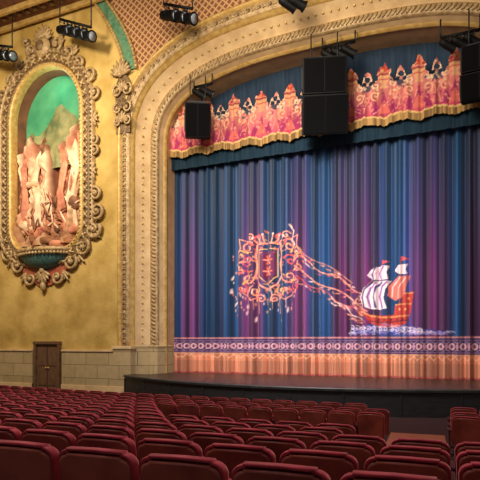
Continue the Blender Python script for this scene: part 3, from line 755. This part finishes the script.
for k in range(nrow):
    r=68.0+ROW*k
    stepa=0.57/r; V=[];F=[];MI=[];SMO=[];cnt=0
    a=-0.30+(k%2)*stepa*0.5
    while a<0.2:
        x=C+r*math.sin(a); y=CY-r*math.cos(a)
        skip = (k in (3,4,5)) and x>-5.9+(k-3)*0.5
        if in_seating(x,y,k,a) and not skip:
            ja=rng.normal(0,0.012)
            R=np.array([[math.cos(a+ja),-math.sin(a+ja),0],[math.sin(a+ja),math.cos(a+ja),0],[0,0,1]])
            q=SV@R.T+np.array([x,y,zf(r)])
            o_=cnt*len(SV); V.append(q); F+= [tuple(i+o_ for i in f) for f in SF]; MI+=SM; SMO+=SS; cnt+=1
        a+=stepa
    me=bpy.data.meshes.new('theater_seat_row'); me.from_pydata(np.concatenate(V).tolist(),[],F)
    for kk in seat.mats: me.materials.append(M[kk])
    me.polygons.foreach_set('material_index',MI); me.polygons.foreach_set('use_smooth',SMO); me.update()
    o=bpy.data.objects.new('theater_seat_row',me); bpy.context.scene.collection.objects.link(o)

# ------------------------------------------------------------ speakers
def speaker(x,y,ztop,w,h1,h2,yaw,pitch1,pitch2,up):
    b=B()
    def blk(z,w_,h,p,dy=0):
        E=Euler((p,0,yaw)).to_matrix(); c0=Vector((x,y+dy,z))
        b.box(c0,(w_,0.7,h),'black',rot=(p,0,yaw),bev=0.04)
        b.box(c0+E@Vector((0,-0.36,0)),(w_*0.92,0.03,h*0.92),'grille',rot=(p,0,yaw),bev=0.01)
        for sx in (-1,1):
            b.box(c0+E@Vector((sx*(w_/2+0.015),0,0)),(0.03,0.3,h*0.6),'steel',rot=(p,0,yaw))
        b.box(c0+E@Vector((0,-0.375,0)),(0.02,0.01,h*0.9),'black',rot=(p,0,yaw))
    blk(ztop-h1/2,w,h1,pitch1)
    if h2: blk(ztop-h1-h2/2+0.02,w*1.04,h2,pitch2,0.1)
    b.box((x,y,ztop+0.12),(w*0.7,0.12,0.08),'steel',rot=(0,0,yaw))
    for sx in (-1,1):
        dx=sx*w*0.3
        b.tube([(x+dx*math.cos(yaw),y+dx*math.sin(yaw),ztop-0.1),(x+dx*math.cos(yaw),y+dx*math.sin(yaw),up)],0.025,'steel',6)
    return b.obj('hanging_loudspeaker')
speaker(-5.1,20.0,H+11.0,1.7,1.35,1.45,0.3,0.1,0.4,H+12.1)
speaker(-10.7,20.0,H+10.3,1.1,1.4,0,0.5,0.25,0,H+11.6)
speaker(0.45,19.9,H+10.25,1.2,0.9,0.9,-0.1,0.06,0.25,H+11.7)

# ------------------------------------------------------------ stage lights
def parcan(b,p,yaw,pit,s=1.0):
    d=Euler((pit,0,yaw)).to_matrix()@Vector((0,-1,0)); p=Vector(p)
    u=Vector((0,0,1))
    pts=[p-d*0.42*s,p-d*0.35*s,p-d*0.15*s,p+d*0.22*s,p+d*0.34*s,p+d*0.36*s]
    b.tube(pts,[0.08*s,0.15*s,0.18*s,0.19*s,0.23*s,0.23*s],'black',12)
    b.tube([p+d*0.355*s,p+d*0.37*s],0.17*s,'glass',12)
    side=d.cross(u).normalized()
    b.tube([p+side*0.2*s,p+side*0.23*s+u*0.25*s,p-side*0.23*s+u*0.25*s,p-side*0.2*s],0.025*s,'steel',6)
    b.tube([p+u*0.25*s,p+u*0.4*s],0.04*s,'steel',6)
def rig(x,y,z,n,sp,yaw,top,s=1.0,dirv=(1,0),pit=0.5):
    b=B()
    x0=x-dirv[0]*sp*(n-1)/2; z0=z-dirv[1]*sp*(n-1)/2
    P0=(x0-0.25,y,z0+0.4*s-dirv[1]*0.25); P1=(x0+dirv[0]*sp*(n-1)+0.25,y,z0+dirv[1]*sp*(n-1)+0.4*s+dirv[1]*0.25)
    b.tube([P0,P1],0.06,'black',8)
    for i in range(n): parcan(b,(x0+dirv[0]*sp*i,y,z0+dirv[1]*sp*i),yaw,pit,s)
    for P_ in (P0,P1): b.tube([P_,(P_[0],P_[1],top)],0.03,'steel',6)
    return b.obj('spotlight_bar')
rig(-15.95,18.3,H+13.75,4,0.42,1.4,CE,1.1,(1,-0.45),0.35)
rig(-10.7,18.3,H+13.15,3,0.42,1.4,CE,1.1,(1,-0.4),0.35)
rig(-20.4,18.3,H+13.75,3,0.42,1.4,CE,1.1,(1,-0.3),0.35)
rig(-5.85,18.3,H+12.45,2,0.36,2.3,CE,0.9,(1,-0.1),0.35)
rig(-10.6,20.3,H+10.95,2,0.4,2.0,H+11.7,0.8,(1,0),0.5)
rig(-4.6,20.3,H+11.35,3,0.4,2.0,H+12.1,0.8,(1,0),0.5)
rig(-0.2,20.2,H+10.7,3,0.4,2.0,H+11.7,0.8,(1,0),0.5)

# ------------------------------------------------------------ lights
def area(name,loc,tgt,size,e,col,sy=None,spread=None):
    l=bpy.data.lights.new(name,'AREA'); l.energy=e; l.color=col; l.size=size
    if sy: l.shape='RECTANGLE'; l.size_y=sy
    if spread: l.spread=math.radians(spread)
    o=bpy.data.objects.new(name,l); bpy.context.scene.collection.objects.link(o)
    o.location=loc; o.rotation_euler=(Vector(tgt)-Vector(loc)).to_track_quat('-Z','Y').to_euler(); return o
WARM=(1.0,0.85,0.64)
area('house_light_main',(-7,6,H+14.5),(-7,9.5,0),9,1850,(1.0,0.9,0.8))
area('wall_wash_light',(-15,9,H+12.5),(-19,19.5,H+8.5),2,820,WARM,spread=100)
area('arch_wash_light',(-6,9,H+11),(-6.5,20,H+13),4,540,WARM,spread=110)
area('curtain_wash_light',(-6,9,H+11),(-6,21.5,H+1.0),3,480,(1.0,0.92,0.97),spread=70)
area('foot_light',(C,17.2,ZS+0.12),(C,21.5,H+1.0),12,70,(1.0,0.8,0.7),sy=0.15)
def spot(name,loc,tgt,e,col,ang,bl=0.8):
    l=bpy.data.lights.new(name,'SPOT'); l.energy=e; l.color=col; l.spot_size=math.radians(ang); l.spot_blend=bl; l.shadow_soft_size=0.2
    o=bpy.data.objects.new(name,l); bpy.context.scene.collection.objects.link(o); o.location=loc
    o.rotation_euler=(Vector(tgt)-Vector(loc)).to_track_quat('-Z','Y').to_euler()
spot('crest_spot',(-6,6,H+12),(-7.8,21.5,H+2.8),1900,(1.0,0.88,0.86),20)
spot('ship_spot',(-4,6,H+12),(-2.9,21.5,H+1.8),1700,(1.0,0.9,0.88),16)
def point(name,loc,e,col,r=0.2):
    l=bpy.data.lights.new(name,'POINT'); l.energy=e; l.color=col; l.shadow_soft_size=r
    o=bpy.data.objects.new(name,l); bpy.context.scene.collection.objects.link(o); o.location=loc
point('niche_fill_green',(NX+0.3,YW+0.1,NZ+3.7),32,(0.75,1.0,0.85))  # added green-tinted fill inside the niche top, no fixture there
point('niche_fill_warm',(NX+1.2,YW-0.7,NZ-0.4),38,(1.0,0.82,0.66),0.1)  # added warm fill in front of the niche to brighten the carving
w=bpy.data.worlds.new('world'); bpy.context.scene.world=w; w.use_nodes=True
w.node_tree.nodes['Background'].inputs[0].default_value=(1.0,0.88,0.78,1); w.node_tree.nodes['Background'].inputs[1].default_value=0.24

cam=bpy.data.cameras.new('camera'); co=bpy.data.objects.new('camera',cam); bpy.context.scene.collection.objects.link(co)
co.location=(0,0,H); co.rotation_euler=(math.pi/2,0,TH); cam.lens=39.0; cam.sensor_width=36; cam.shift_y=0.2125; cam.clip_end=200
bpy.context.scene.camera=co
